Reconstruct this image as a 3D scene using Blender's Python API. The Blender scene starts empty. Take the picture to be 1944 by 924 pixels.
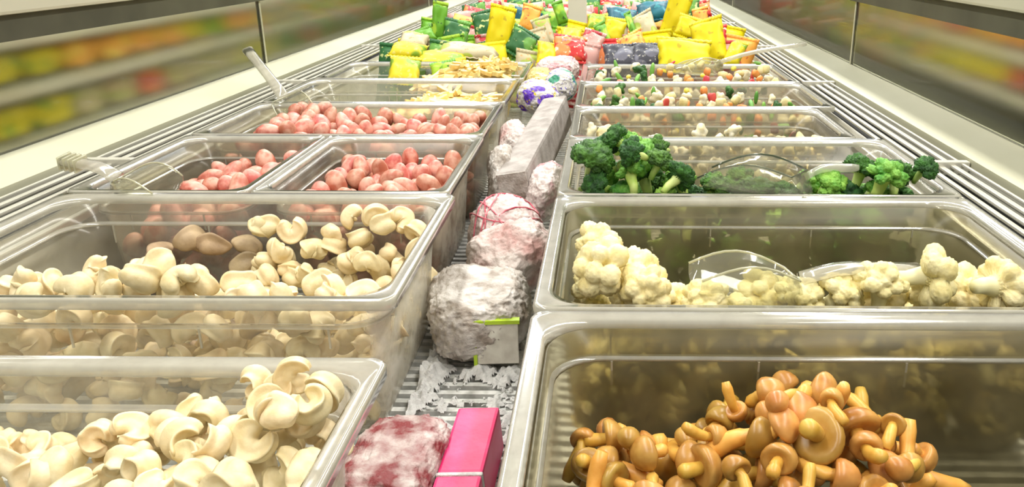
import bpy, bmesh, math, random
from mathutils import Vector, Matrix, Euler, noise

R = math.radians
sc = bpy.context.scene
C = sc.collection
random.seed(7)

# ------------------------------------------------------------------ camera
W, H = 1944, 924
FPX = 1595.0
PITCH, YAW = math.atan(0.355), R(0.8)
CAMZ = 1.051
cam_d = bpy.data.cameras.new('camera')
cam = bpy.data.objects.new('camera', cam_d)
C.objects.link(cam)
cam.location = (0, 0, CAMZ)
cam.rotation_euler = (R(90) - PITCH, 0, YAW)
cam_d.sensor_width = 36
cam_d.lens = FPX / W * 36
cam_d.shift_x = -154.0 / W
cam_d.clip_start = 0.02
sc.camera = cam

# ------------------------------------------------------------------ world and lamps
world = bpy.data.worlds.new('store_air')
sc.world = world
world.use_nodes = True
bg = world.node_tree.nodes['Background']
bg.inputs[0].default_value = (1.0, 0.965, 0.86, 1)
bg.inputs[1].default_value = 0.36


def area(name, loc, sx, sy, power, col=(1, 0.97, 0.88), rot=(0, 0, 0)):
    l = bpy.data.lights.new(name, 'AREA')
    l.shape = 'RECTANGLE'
    l.size = sx
    l.size_y = sy
    l.energy = power
    l.color = col
    o = bpy.data.objects.new(name, l)
    o.location = loc
    o.rotation_euler = rot
    C.objects.link(o)
    return o


area('ceiling_lamp', (-0.75, 3.0, 2.75), 0.16, 9.0, 138)
area('ceiling_lamp', (0.95, 3.0, 2.75), 0.16, 9.0, 150)
area('ceiling_lamp', (0.1, 4.6, 2.75), 3.2, 0.16, 55, (0.82, 0.92, 1.0))
area('ceiling_lamp', (-2.6, 5.0, 2.75), 0.2, 10.0, 55)
area('ceiling_lamp', (2.6, 5.0, 2.75), 0.2, 10.0, 55)

sc.view_settings.view_transform = 'Standard'
sc.view_settings.look = 'None'
sc.view_settings.gamma = 1
sc.view_settings.use_curve_mapping = False
sc.view_settings.exposure = 0.08
sc.cycles.max_bounces = 10
sc.cycles.diffuse_bounces = 4
sc.cycles.transmission_bounces = 10
sc.cycles.transparent_max_bounces = 32
sc.cycles.use_denoising = True
sc.cycles.caustics_reflective = False
sc.cycles.caustics_refractive = False


# ------------------------------------------------------------------ materials
def new_mat(name):
    m = bpy.data.materials.new(name)
    m.use_nodes = True
    nt = m.node_tree
    nt.nodes.clear()
    out = nt.nodes.new('ShaderNodeOutputMaterial')
    return m, nt, out


def N(nt, kind, **kw):
    n = nt.nodes.new(kind)
    for k, v in kw.items():
        setattr(n, k, v)
    return n


def rgba(c):
    return (c[0], c[1], c[2], 1)


def surf(name, c1, c2=None, scale=20.0, rough=0.5, bump=0.0, bump_scale=60.0, sss=0.0, lo=0.35, hi=0.65,
         vary=0.0, spec=0.5, metal=0.0, coat=0.0, detail=3.0):
    """opaque stuff: two colours mixed by noise, bump, slight change from thing to thing"""
    m, nt, out = new_mat(name)
    b = N(nt, 'ShaderNodeBsdfPrincipled')
    b.inputs['Roughness'].default_value = rough
    b.inputs['Metallic'].default_value = metal
    b.inputs['Specular IOR Level'].default_value = spec
    b.inputs['Coat Weight'].default_value = coat
    tc = N(nt, 'ShaderNodeTexCoord')
    oi = N(nt, 'ShaderNodeObjectInfo')
    add = N(nt, 'ShaderNodeVectorMath', operation='ADD')
    sc_ = N(nt, 'ShaderNodeMath', operation='MULTIPLY')
    sc_.inputs[1].default_value = 7.3
    nt.links.new(oi.outputs['Random'], sc_.inputs[0])
    nt.links.new(tc.outputs['Object'], add.inputs[0])
    nt.links.new(sc_.outputs[0], add.inputs[1])
    nz = N(nt, 'ShaderNodeTexNoise')
    nz.inputs['Scale'].default_value = scale
    nz.inputs['Detail'].default_value = detail
    nt.links.new(add.outputs[0], nz.inputs['Vector'])
    mr = N(nt, 'ShaderNodeMapRange')
    mr.inputs[1].default_value = lo
    mr.inputs[2].default_value = hi
    nt.links.new(nz.outputs['Fac'], mr.inputs[0])
    mx = N(nt, 'ShaderNodeMix', data_type='RGBA')
    mx.inputs[6].default_value = rgba(c1)
    mx.inputs[7].default_value = rgba(c2 or c1)
    nt.links.new(mr.outputs[0], mx.inputs[0])
    src = mx.outputs[2]
    if vary:
        hs = N(nt, 'ShaderNodeHueSaturation')
        mv = N(nt, 'ShaderNodeMapRange')
        mv.inputs[3].default_value = 1 - vary
        mv.inputs[4].default_value = 1 + vary
        nt.links.new(oi.outputs['Random'], mv.inputs[0])
        nt.links.new(mv.outputs[0], hs.inputs['Value'])
        mh = N(nt, 'ShaderNodeMapRange')
        mh.inputs[3].default_value = 0.5 + vary * 0.08
        mh.inputs[4].default_value = 0.5 - vary * 0.08
        nt.links.new(oi.outputs['Random'], mh.inputs[0])
        nt.links.new(mh.outputs[0], hs.inputs['Hue'])
        nt.links.new(src, hs.inputs['Color'])
        src = hs.outputs[0]
    nt.links.new(src, b.inputs['Base Color'])
    if sss:
        b.inputs['Subsurface Weight'].default_value = sss
        b.inputs['Subsurface Radius'].default_value = (1, 0.7, 0.4)
        b.inputs['Subsurface Scale'].default_value = 0.004
    if bump:
        n2 = N(nt, 'ShaderNodeTexNoise')
        n2.inputs['Scale'].default_value = bump_scale
        n2.inputs['Detail'].default_value = 4
        nt.links.new(add.outputs[0], n2.inputs['Vector'])
        bp = N(nt, 'ShaderNodeBump')
        bp.inputs['Strength'].default_value = bump
        bp.inputs['Distance'].default_value = 0.002
        nt.links.new(n2.outputs['Fac'], bp.inputs['Height'])
        nt.links.new(bp.outputs[0], b.inputs['Normal'])
    nt.links.new(b.outputs[0], out.inputs[0])
    return m


def clear(name, tint=(0.96, 0.96, 0.93), frost=0.15, blur=0.0, blur_rough=0.3, gloss=1.0, frost_col=(0.8, 0.78, 0.7),
          lo=0.35, hi=0.7, scale=14.0, rough=0.06, frost_min=0.0, side=None):
    """clear plastic or glass with hoar frost on it: see-through, blurring, frosted and mirroring shares"""
    m, nt, out = new_mat(name)
    tr = N(nt, 'ShaderNodeBsdfTransparent')
    tr.inputs[0].default_value = rgba(tint)
    last = tr.outputs[0]
    if blur:
        rf = N(nt, 'ShaderNodeBsdfRefraction')
        rf.inputs[0].default_value = rgba(tint)
        rf.inputs['Roughness'].default_value = blur_rough
        rf.inputs['IOR'].default_value = 1.03
        mx = N(nt, 'ShaderNodeMixShader')
        mx.inputs[0].default_value = blur
        nt.links.new(last, mx.inputs[1])
        nt.links.new(rf.outputs[0], mx.inputs[2])
        last = mx.outputs[0]
    tc = N(nt, 'ShaderNodeTexCoord')
    nz = N(nt, 'ShaderNodeTexNoise')
    nz.inputs['Scale'].default_value = scale
    nz.inputs['Detail'].default_value = 5
    nt.links.new(tc.outputs['Object'], nz.inputs['Vector'])
    mr = N(nt, 'ShaderNodeMapRange')
    mr.inputs[1].default_value = lo
    mr.inputs[2].default_value = hi
    mr.inputs[3].default_value = frost_min
    mr.inputs[4].default_value = frost
    nt.links.new(nz.outputs['Fac'], mr.inputs[0])
    df = N(nt, 'ShaderNodeBsdfDiffuse')
    df.inputs[0].default_value = rgba(frost_col)
    tl = N(nt, 'ShaderNodeBsdfTranslucent')
    tl.inputs[0].default_value = rgba(frost_col)
    dt = N(nt, 'ShaderNodeMixShader')
    dt.inputs[0].default_value = 0.4
    nt.links.new(df.outputs[0], dt.inputs[1])
    nt.links.new(tl.outputs[0], dt.inputs[2])
    m2 = N(nt, 'ShaderNodeMixShader')
    fac = mr.outputs[0]
    if side is not None:      # thick hoar frost on the wall that faces the middle lane, patchy and denser low down
        sp = N(nt, 'ShaderNodeSeparateXYZ')
        nt.links.new(tc.outputs['Object'], sp.inputs[0])
        gx_ = N(nt, 'ShaderNodeMapRange')
        gx_.inputs[1].default_value = side
        gx_.inputs[2].default_value = side + 0.012
        nt.links.new(sp.outputs['X'], gx_.inputs[0])
        n3 = N(nt, 'ShaderNodeTexNoise')
        n3.inputs['Scale'].default_value = 30
        n3.inputs['Detail'].default_value = 8
        nt.links.new(tc.outputs['Object'], n3.inputs['Vector'])
        sm = N(nt, 'ShaderNodeMapRange')
        sm.inputs[1].default_value = 0.38
        sm.inputs[2].default_value = 0.58
        sm.inputs[3].default_value = 0.25
        sm.inputs[4].default_value = 0.75
        nt.links.new(n3.outputs['Fac'], sm.inputs[0])
        mu = N(nt, 'ShaderNodeMath', operation='MULTIPLY')
        nt.links.new(gx_.outputs[0], mu.inputs[0])
        nt.links.new(sm.outputs[0], mu.inputs[1])
        mm = N(nt, 'ShaderNodeMath', operation='MAXIMUM')
        nt.links.new(mu.outputs[0], mm.inputs[0])
        nt.links.new(fac, mm.inputs[1])
        fac = mm.outputs[0]
    nt.links.new(fac, m2.inputs[0])
    nt.links.new(last, m2.inputs[1])
    nt.links.new(dt.outputs[0], m2.inputs[2])
    gl = N(nt, 'ShaderNodeBsdfGlossy')
    gl.inputs['Roughness'].default_value = rough
    fr = N(nt, 'ShaderNodeFresnel')
    fr.inputs[0].default_value = 1.45
    fm = N(nt, 'ShaderNodeMath', operation='MULTIPLY')
    geo = N(nt, 'ShaderNodeNewGeometry')
    fb = N(nt, 'ShaderNodeMapRange')
    fb.inputs[3].default_value = gloss
    fb.inputs[4].default_value = 0.0
    nt.links.new(geo.outputs['Backfacing'], fb.inputs[0])
    nt.links.new(fb.outputs[0], fm.inputs[1])
    nt.links.new(fr.outputs[0], fm.inputs[0])
    m3 = N(nt, 'ShaderNodeMixShader')
    nt.links.new(fm.outputs[0], m3.inputs[0])
    nt.links.new(m2.outputs[0], m3.inputs[1])
    nt.links.new(gl.outputs[0], m3.inputs[2])
    nt.links.new(m3.outputs[0], out.inputs[0])
    return m


def pack_mat(name, a, b, c, s=9.0, rough=0.5):
    """printed film: base colour, a big patch of a second colour, small flecks of a third"""
    m, nt, out = new_mat(name)
    p = N(nt, 'ShaderNodeBsdfPrincipled')
    p.inputs['Roughness'].default_value = rough
    p.inputs['Specular IOR Level'].default_value = 0.25
    tc = N(nt, 'ShaderNodeTexCoord')
    oi = N(nt, 'ShaderNodeObjectInfo')
    ml = N(nt, 'ShaderNodeMath', operation='MULTIPLY')
    ml.inputs[1].default_value = 13.7
    nt.links.new(oi.outputs['Random'], ml.inputs[0])
    ad = N(nt, 'ShaderNodeVectorMath', operation='ADD')
    nt.links.new(tc.outputs['Object'], ad.inputs[0])
    nt.links.new(ml.outputs[0], ad.inputs[1])
    vo = N(nt, 'ShaderNodeTexVoronoi')
    vo.inputs['Scale'].default_value = s
    nt.links.new(ad.outputs[0], vo.inputs['Vector'])
    r1 = N(nt, 'ShaderNodeMapRange')
    r1.inputs[1].default_value = 0.34
    r1.inputs[2].default_value = 0.40
    nt.links.new(vo.outputs['Distance'], r1.inputs[0])
    m1 = N(nt, 'ShaderNodeMix', data_type='RGBA')
    m1.inputs[6].default_value = rgba(b)
    m1.inputs[7].default_value = rgba(a)
    nt.links.new(r1.outputs[0], m1.inputs[0])
    nz = N(nt, 'ShaderNodeTexNoise')
    nz.inputs['Scale'].default_value = s * 5
    nt.links.new(ad.outputs[0], nz.inputs['Vector'])
    r2 = N(nt, 'ShaderNodeMapRange')
    r2.inputs[1].default_value = 0.61
    r2.inputs[2].default_value = 0.66
    nt.links.new(nz.outputs['Fac'], r2.inputs[0])
    m2 = N(nt, 'ShaderNodeMix', data_type='RGBA')
    m2.inputs[7].default_value = rgba(c)
    nt.links.new(r2.outputs[0], m2.inputs[0])
    nt.links.new(m1.outputs[2], m2.inputs[6])
    nt.links.new(m2.outputs[2], p.inputs['Base Color'])
    nt.links.new(p.outputs[0], out.inputs[0])
    return m


M = {}
M['sill'] = surf('cream_enamel', (0.46, 0.45, 0.32), (0.52, 0.51, 0.38), 3, 0.45)
M['rail'] = surf('pale_rail', (0.58, 0.57, 0.45), (0.54, 0.53, 0.42), 3, 0.45)
M['gasket'] = surf('dark_rubber', (0.05, 0.05, 0.03), (0.08, 0.08, 0.05), 8, 0.6)
M['slat'] = surf('aluminium_slat', (0.72, 0.70, 0.62), (0.62, 0.60, 0.52), 12, 0.3, metal=0.35)
M['slot_shade'] = surf('painted_slot_shade', (0.012, 0.012, 0.01), None, 3, 0.8)  # near-black stands in for the shade inside the vent slots
M['liner'] = surf('frosted_liner', (0.55, 0.52, 0.42), (0.80, 0.78, 0.70), 9, 0.6, bump=0.4)
M['body'] = surf('cabinet_shell', (0.5, 0.49, 0.42), (0.55, 0.54, 0.46), 3, 0.4)
M['tray'] = surf('shade_dark_tray', (0.10, 0.10, 0.08), (0.05, 0.05, 0.04), 20, 0.5)  # dark tone puts the shade between the grate bars into the tray colour
M['post'] = surf('cream_post', (0.62, 0.62, 0.52), (0.66, 0.65, 0.56), 3, 0.45)
M['grate'] = surf('frosty_grate', (0.55, 0.56, 0.54), (0.82, 0.83, 0.82), 60, 0.5, lo=0.4, hi=0.6)
M['snow'] = surf('snow', (0.74, 0.74, 0.74), (0.62, 0.62, 0.62), 200, 0.9, bump=0.8, bump_scale=500)
M['glass'] = clear('side_glass', (0.90, 0.90, 0.82), frost=0.05, blur=0.92, blur_rough=0.30, gloss=0.3,
                   frost_col=(0.50, 0.50, 0.35), scale=3, frost_min=0.01)
M['pan_clear'] = clear('clear_pan', (0.985, 0.98, 0.955), frost=0.16, frost_min=0.03, gloss=0.7, rough=0.14)
M['pan_lane'] = clear('lane_frosted_pan', (0.985, 0.98, 0.955), frost=0.16, frost_min=0.03, gloss=0.7, rough=0.14, side=0.212)
M['half_lane'] = clear('lane_frosted_half_pan', (0.97, 0.95, 0.88), frost=0.24, blur=0.45, blur_rough=0.24, frost_min=0.08,
                       frost_col=(0.70, 0.64, 0.52), gloss=0.6, rough=0.18, side=0.090)
M['pan_hazy'] = clear('hazy_pan', (0.97, 0.95, 0.88), frost=0.24, blur=0.50, blur_rough=0.24, frost_min=0.08,
                    frost_col=(0.70, 0.64, 0.52), gloss=0.6, rough=0.18)
M['pan_fog'] = clear('fogged_pan', (0.975, 0.94, 0.80), frost=0.26, blur=0.62, blur_rough=0.30, frost_min=0.08,
                     frost_col=(0.58, 0.51, 0.30), gloss=0.5, rough=0.25)
M['rim'] = clear('rim_plastic', (0.93, 0.92, 0.88), frost=0.62, frost_min=0.42, gloss=2.2, rough=0.12,
                 frost_col=(0.74, 0.72, 0.64), scale=30)
M['scoop'] = clear('scoop_plastic', (0.90, 0.90, 0.82), frost=0.14, gloss=2.0, frost_min=0.04, rough=0.1)
M['dark_edge'] = clear('green_scoop_edge', (0.35, 0.42, 0.3), frost=0.8, gloss=1.0, frost_min=0.7, rough=0.1,
                       frost_col=(0.10, 0.13, 0.08))
M['scoop_edge'] = clear('scoop_edge', (0.9, 0.9, 0.82), frost=0.65, gloss=2.0, frost_min=0.5, rough=0.1,
                        frost_col=(0.8, 0.78, 0.6))
M['dough'] = surf('dough', (0.70, 0.56, 0.31), (0.84, 0.72, 0.47), 60, 0.55, bump=0.35, bump_scale=150, vary=0.10, sss=0.12)
M['reflection_brown_dough'] = surf('reflection_brown_dough', (0.30, 0.21, 0.12), (0.46, 0.34, 0.20), 40, 0.6, bump=0.4, bump_scale=150, vary=0.15)  # brown tone of reflections, carried by added dumplings
M['cap'] = surf('mushroom_cap', (0.40, 0.18, 0.032), (0.62, 0.35, 0.09), 45, 0.32, vary=0.2, sss=0.08)
M['stem'] = surf('mushroom_stem', (0.80, 0.47, 0.10), (0.66, 0.33, 0.05), 60, 0.38, vary=0.15, sss=0.08)
M['cauli'] = surf('cauliflower', (0.76, 0.64, 0.28), (0.88, 0.79, 0.46), 60, 0.6, bump=0.35, bump_scale=300, vary=0.07, sss=0.1)
M['cauli_stalk'] = surf('cauliflower_stalk', (0.86, 0.80, 0.50), (0.80, 0.75, 0.42), 50, 0.5)
M['broc'] = surf('broccoli_head', (0.012, 0.060, 0.008), (0.055, 0.19, 0.02), 90, 0.6, bump=1.0, bump_scale=380, vary=0.3)
M['broc_lit'] = surf('lit_broccoli_head', (0.10, 0.33, 0.03), (0.28, 0.55, 0.08), 60, 0.55, bump=0.9, bump_scale=350, vary=0.2)  # brighter copy of the broccoli head, lit look put into its colour
M['broc_stalk'] = surf('broccoli_stalk', (0.40, 0.62, 0.10), (0.64, 0.76, 0.28), 40, 0.4, vary=0.15)
M['pink'] = surf('pink_meat', (0.50, 0.13, 0.085), (0.72, 0.37, 0.28), 60, 0.45, lo=0.4, hi=0.6, vary=0.15, sss=0.1, spec=0.6)
M['fry'] = surf('potato_fry', (0.78, 0.57, 0.18), (0.86, 0.69, 0.32), 70, 0.5, vary=0.08)
M['white_bit'] = surf('white_bit', (0.74, 0.70, 0.55), (0.76, 0.66, 0.38), 80, 0.6, bump=0.4, vary=0.05)
M['carrot'] = surf('carrot', (0.80, 0.25, 0.05), (0.85, 0.36, 0.10), 60, 0.5, vary=0.15)
M['red_bit'] = surf('red_pepper', (0.50, 0.05, 0.04), (0.62, 0.10, 0.06), 60, 0.4, vary=0.2)
M['yellow_bit'] = surf('sweetcorn', (0.85, 0.70, 0.06), (0.90, 0.78, 0.15), 60, 0.4, vary=0.1)
M['green_bit'] = surf('green_bean', (0.12, 0.34, 0.05), (0.25, 0.5, 0.08), 60, 0.5, vary=0.2)


# ------------------------------------------------------------------ object helpers
def obj(name, me, mat=None, parent=None, smooth=True):
    if mat is not None and not me.materials:
        me.materials.append(mat)
    if smooth:
        me.polygons.foreach_set('use_smooth', [True] * len(me.polygons))
    o = bpy.data.objects.new(name, me)
    C.objects.link(o)
    if parent is not None:
        o.parent = parent
    return o


def empty(name, loc=(0, 0, 0), rot=(0, 0, 0)):
    o = bpy.data.objects.new(name, None)
    o.empty_display_size = 0.02
    o.location = loc
    o.rotation_euler = rot
    C.objects.link(o)
    return o


def tag(o, label=None, cat=None, group=None, kind=None):
    if label:
        o['label'] = label
    if cat:
        o['category'] = cat
    if group:
        o['group'] = group
    if kind:
        o['kind'] = kind
    return o


def mesh(name, vs, fs):
    me = bpy.data.meshes.new(name)
    me.from_pydata([tuple(v) for v in vs], [], fs)
    me.validate()
    me.update()
    return me


def bx(bm, x0, x1, y0, y1, z0, z1):
    vs = [bm.verts.new((x, y, z)) for z in (z0, z1) for y in (y0, y1) for x in (x0, x1)]
    for f in ((0, 2, 3, 1), (4, 5, 7, 6), (0, 1, 5, 4), (2, 6, 7, 3), (0, 4, 6, 2), (1, 3, 7, 5)):
        bm.faces.new([vs[i] for i in f])


def fin(bm, name, bevel=0.0):
    if bevel:
        bmesh.ops.bevel(bm, geom=list(bm.edges), offset=bevel, segments=2, affect='EDGES', profile=0.6)
    bmesh.ops.recalc_face_normals(bm, faces=bm.faces)
    me = bpy.data.meshes.new(name)
    bm.to_mesh(me)
    bm.free()
    return me


def box_mesh(name, x0, x1, y0, y1, z0, z1, bevel=0.0):
    bm = bmesh.new()
    bx(bm, x0, x1, y0, y1, z0, z1)
    return fin(bm, name, bevel)


def loft(name, loops, cap0=True, cap1=True):
    """closed rings of equal count joined into one skin"""
    n = len(loops[0])
    vs = [v for l in loops for v in l]
    fs = []
    for k in range(len(loops) - 1):
        for i in range(n):
            j = (i + 1) % n
            fs.append((k * n + i, k * n + j, (k + 1) * n + j, (k + 1) * n + i))
    if cap0:
        fs.append(tuple(reversed(range(n))))
    if cap1:
        fs.append(tuple(range((len(loops) - 1) * n, len(loops) * n)))
    me = mesh(name, vs, fs)
    bm = bmesh.new()
    bm.from_mesh(me)
    bmesh.ops.recalc_face_normals(bm, faces=bm.faces)
    bm.to_mesh(me)
    bm.free()
    return me


def tube(name, pts, radii, n=10, flat=1.0):
    loops = []
    for i, p in enumerate(pts):
        p = Vector(p)
        a = Vector(pts[max(0, i - 1)])
        b = Vector(pts[min(len(pts) - 1, i + 1)])
        t = (b - a).normalized()
        u = t.orthogonal().normalized() if abs(t.z) > 0.95 else t.cross(Vector((0, 0, 1))).normalized()
        w = u.cross(t).normalized()
        r = radii[i] if isinstance(radii, (list, tuple)) else radii
        loops.append([p + u * math.cos(2 * math.pi * k / n) * r + w * math.sin(2 * math.pi * k / n) * r * flat
                      for k in range(n)])
    return loft(name, loops)


def rrect(hx, hy, r, z, ns=7):
    pts = []
    for cx, cy, a0 in ((hx - r, hy - r, 0), (-hx + r, hy - r, 90), (-hx + r, -hy + r, 180), (hx - r, -hy + r, 270)):
        for k in range(ns + 1):
            a = R(a0 + 90 * k / ns)
            pts.append(Vector((cx + r * math.cos(a), cy + r * math.sin(a), z)))
    return pts


def solid(o, t, off=0.0):
    m = o.modifiers.new('wall', 'SOLIDIFY')
    m.thickness = t
    m.offset = off
    return o


def copy_tree(o, parent=None):
    c = o.copy()
    C.objects.link(c)
    if parent is not None:
        c.parent = parent
    for ch in list(o.children):
        copy_tree(ch, c)
    return c


RIM = 0.75            # height of the pan rims; the grate the pans stand on lies 17 cm lower
BASE = 0.579

# ------------------------------------------------------------------ the setting
tag(obj('floor', box_mesh('floor', -6, 6, -2, 14, -0.05, 0), surf('floor_tile', (0.34, 0.34, 0.27), (0.42, 0.41, 0.33), 2, 0.3)),
    kind='structure')
tag(obj('wall_back', box_mesh('wall', -6, 6, 13.9, 14, 0, 3.2), surf('store_wall', (0.5, 0.5, 0.4), None, 2, 0.6)),
    kind='structure')

# ------------------------------------------------------------------ the island freezer
FY0, FY1 = 0.12, 6.2
XL, XR = -0.787, 0.543         # inner edges of the two sills
fz = empty('island_freezer', (0, 0, 0))
tag(fz, 'long open island freezer with cream sills, side glass and slotted vents', 'freezer')
bm = bmesh.new()
bx(bm, XL - 0.085, XL, FY0, FY1, 0.10, 0.738)
bx(bm, XR, XR + 0.085, FY0, FY1, 0.10, 0.738)
bx(bm, XL, XR, FY1 - 0.06, FY1, 0.10, 0.75)
bx(bm, XL, XR, FY0, FY0 + 0.03, 0.10, 0.70)
bx(bm, XL, XR, FY0, FY1, 0.10, 0.50)
obj('cabinet', fin(bm, 'cabinet'), M['body'], fz, False)
for sx, x0 in ((-1, XL), (1, XR)):
    xi, xo = x0, x0 + sx * 0.088
    # sill: cream strip rising a little to the glass
    vs = []
    for y in (FY0, FY1):
        vs += [(xi, y, 0.738), (xi, y, 0.752), (xo, y, 0.768), (xo, y, 0.738)]
    me = mesh('sill', vs, [(0, 1, 5, 4), (1, 2, 6, 5), (2, 3, 7, 6), (3, 0, 4, 7), (0, 3, 2, 1), (4, 5, 6, 7)])
    obj('sill', me, M['sill'], fz, False)
    # liner wall below the vent
    xw = x0 - sx * 0.076
    obj('inner_wall', box_mesh('inner_wall', min(xw, xw + sx * 0.006), max(xw, xw + sx * 0.006), FY0, FY1, 0.5, 0.722),
        M['liner'], fz, False)
    obj('vent_duct', box_mesh('vent_duct', min(x0, xw), max(x0, xw), FY0, FY1, 0.700, 0.708), M['slot_shade'], fz, False)
    # long vent slats; slot shade comes from the near-black slab below
    xs = [(0.0095, 0.0045), (0.0220, 0.0080), (0.0380, 0.0085), (0.0545, 0.0070), (0.0685, 0.0070)]
    for k, (dx, wd) in enumerate(xs):
        a = x0 - sx * dx
        b = x0 - sx * (dx + wd)
        zt = 0.746 - 0.0022 * k
        obj('vent_slat', box_mesh('vent_slat', min(a, b), max(a, b), FY0, FY1, zt - 0.004, zt, 0.001), M['slat'], fz, False)
    for yc in (0.62, 1.22, 2.0, 2.75, 3.6, 4.5):
        a, b = x0 - sx * 0.001, x0 - sx * 0.076
        obj('vent_clip', box_mesh('vent_clip', min(a, b), max(a, b), yc, yc + 0.014, 0.728, 0.7485, 0.002), M['slat'], fz, False)
    # lower ledge between vent and pans
    a, b = xw, xw - sx * 0.010
    obj('pan_ledge', box_mesh('pan_ledge', min(a, b), max(a, b), FY0, FY1, 0.700, 0.712, 0.002), M['slat'], fz, False)
    # glass panels and the rail on top
    xg = x0 + sx * 0.083
    yy = [FY0, 2.17, 4.27, FY1]
    for y0, y1 in zip(yy, yy[1:]):
        obj('glass_panel', box_mesh('glass_panel', xg - 0.003, xg + 0.003, y0 + 0.003, y1 - 0.003, 0.764, 0.925), M['glass'],
            fz, False)
        obj('panel_joint', box_mesh('panel_joint', xg - 0.005, xg + 0.005, y1 - 0.004, y1 + 0.004, 0.764, 0.922), M['sill'],
            fz, False)
    obj('rail_gasket', box_mesh('rail_gasket', xg - 0.010, xg + 0.010, FY0, FY1, 0.920, 0.957), M['gasket'], fz, False)
    obj('top_rail', box_mesh('top_rail', xg - 0.020, xg + 0.020, FY0, FY1, 0.957, 0.998, 0.005), M['rail'], fz, False)
obj('centre_post', box_mesh('centre_post', -0.150, -0.076, 3.50, 3.57, 0.5, 1.75, 0.004), M['post'], fz, False)
bm = bmesh.new()
y = FY0 + 0.04
while y < FY1 - 0.08:
    bx(bm, XL + 0.08, XR - 0.08, y, y + 0.0085, 0.568, 0.5785)
    y += 0.0185
for x in (-0.6, -0.40, -0.19, -0.08, 0.1, 0.3):
    bx(bm, x - 0.003, x + 0.003, FY0 + 0.03, FY1 - 0.07, 0.560, 0.570)
g = obj('floor_grate', fin(bm, 'floor_grate'), M['grate'], fz, False)
tag(g, kind='stuff')
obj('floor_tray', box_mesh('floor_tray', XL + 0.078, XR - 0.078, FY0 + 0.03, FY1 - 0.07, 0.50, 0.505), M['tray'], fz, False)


# ------------------------------------------------------------------ food pans
def pan(label, x0, x1, y0, y1, mat, rot=0.0, nubs=True):
    hx, hy = (x1 - x0) / 2, (y1 - y0) / 2
    t = empty('food_pan', ((x0 + x1) / 2, (y0 + y1) / 2, BASE), (0, 0, R(rot)))
    tag(t, label, 'food pan', 'clear pans set out in two rows in the freezer')
    Z = RIM - BASE
    ri = 0.042 if hx > 0.15 else 0.034
    rim = loft('rim', [rrect(hx, hy, 0.012, Z - 0.011), rrect(hx, hy, 0.012, Z - 0.002),
                       rrect(hx - 0.002, hy - 0.002, 0.012, Z + 0.0005),
                       rrect(hx - 0.005, hy - 0.005, 0.016, Z - 0.0015),
                       rrect(hx - 0.011, hy - 0.011, ri * 0.75, Z - 0.001),
                       rrect(hx - 0.0145, hy - 0.0145, ri, Z - 0.003),
                       rrect(hx - 0.016, hy - 0.016, ri, Z - 0.010)], False, False)
    solid(obj('rim', rim, M['rim'], t), 0.0022, -1)
    body = loft('body', [rrect(hx - 0.0165, hy - 0.0165, ri, Z - 0.009), rrect(hx - 0.0175, hy - 0.0175, ri, Z - 0.034),
                         rrect(hx - 0.0215, hy - 0.0215, ri, Z - 0.0375), rrect(hx - 0.024, hy - 0.024, ri, Z - 0.06),
                         rrect(hx - 0.031, hy - 0.031, ri, 0.022), rrect(hx - 0.036, hy - 0.036, ri, 0.008),
                         rrect(hx - 0.048, hy - 0.048, ri, 0.002)], False, True)
    solid(obj('body', body, mat, t), 0.0022, 0)
    # moulded ledge where the pans nest
    led = loft('shoulder', [rrect(hx - 0.0165, hy - 0.0165, ri, Z - 0.0335), rrect(hx - 0.0225, hy - 0.0225, ri, Z - 0.0345),
                            rrect(hx - 0.0225, hy - 0.0225, ri, Z - 0.0375), rrect(hx - 0.0165, hy - 0.0165, ri, Z - 0.0375)],
               False, False)
    obj('shoulder', led, M['rim'], t)
    if nubs:
        n = 4 if hx > 0.15 else 2
        for k in range(n):
            xx = -hx + 0.07 + (2 * hx - 0.14) * k / (n - 1)
            for s in (-1, 1):
                yy = s * (hy - 0.0225)
                obj('nesting_rib', box_mesh('nesting_rib', xx - 0.0009, xx + 0.0009, yy - 0.001, yy + 0.001, Z - 0.060,
                                            Z - 0.037), M['rim'], t, False)
    return t


PAN = {
    'L1': (-0.690, -0.166, 0.250, 0.582), 'L2': (-0.698, -0.190, 0.692, 1.036),
    'L3a': (-0.704, -0.466, 1.042, 1.386), 'L3b': (-0.462, -0.202, 1.042, 1.386),
    'L4': (-0.704, -0.206, 1.392, 1.700), 'L5': (-0.704, -0.204, 1.706, 2.020), 'L6': (-0.700, -0.195, 2.026, 2.330),
    'R1': (-0.063, 0.457, 0.320, 0.672), 'R2': (-0.063, 0.457, 0.677, 1.030), 'R3': (-0.061, 0.460, 1.036, 1.372),
    'R4': (-0.060, 0.420, 1.378, 1.655), 'R5': (-0.060, 0.458, 1.661, 1.978), 'R6': (-0.060, 0.452, 1.984, 2.290)}
PL = {
    'L1': 'clear pan of ring dumplings at the near left, closest to the viewer',
    'L2': 'wide clear pan of plump dumplings, second back in the left row',
    'L3a': 'half-width clear pan of pink pieces against the left vent',
    'L3b': 'half-width clear pan of pink pieces beside the middle lane',
    'L4': 'shallow-looking clear pan of pink pieces behind the two half-width pans',
    'L5': 'clear pan of potato fries with a frosty left part, behind the pink pieces',
    'L6': 'farthest left pan, with heaped fries and yellow packs',
    'R1': 'large fogged pan of honey-brown mushrooms at the near right',
    'R2': 'fogged pan of cauliflower florets with a clear scoop, second in right row',
    'R3': 'clear pan of green broccoli florets, third in the right row',
    'R4': 'nearly empty clear pan with pale cauliflower crumbs behind the broccoli',
    'R5': 'clear pan of mixed vegetables, fifth in the right row',
    'R6': 'farthest right pan, mixed vegetables under a propped scoop'}
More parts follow.
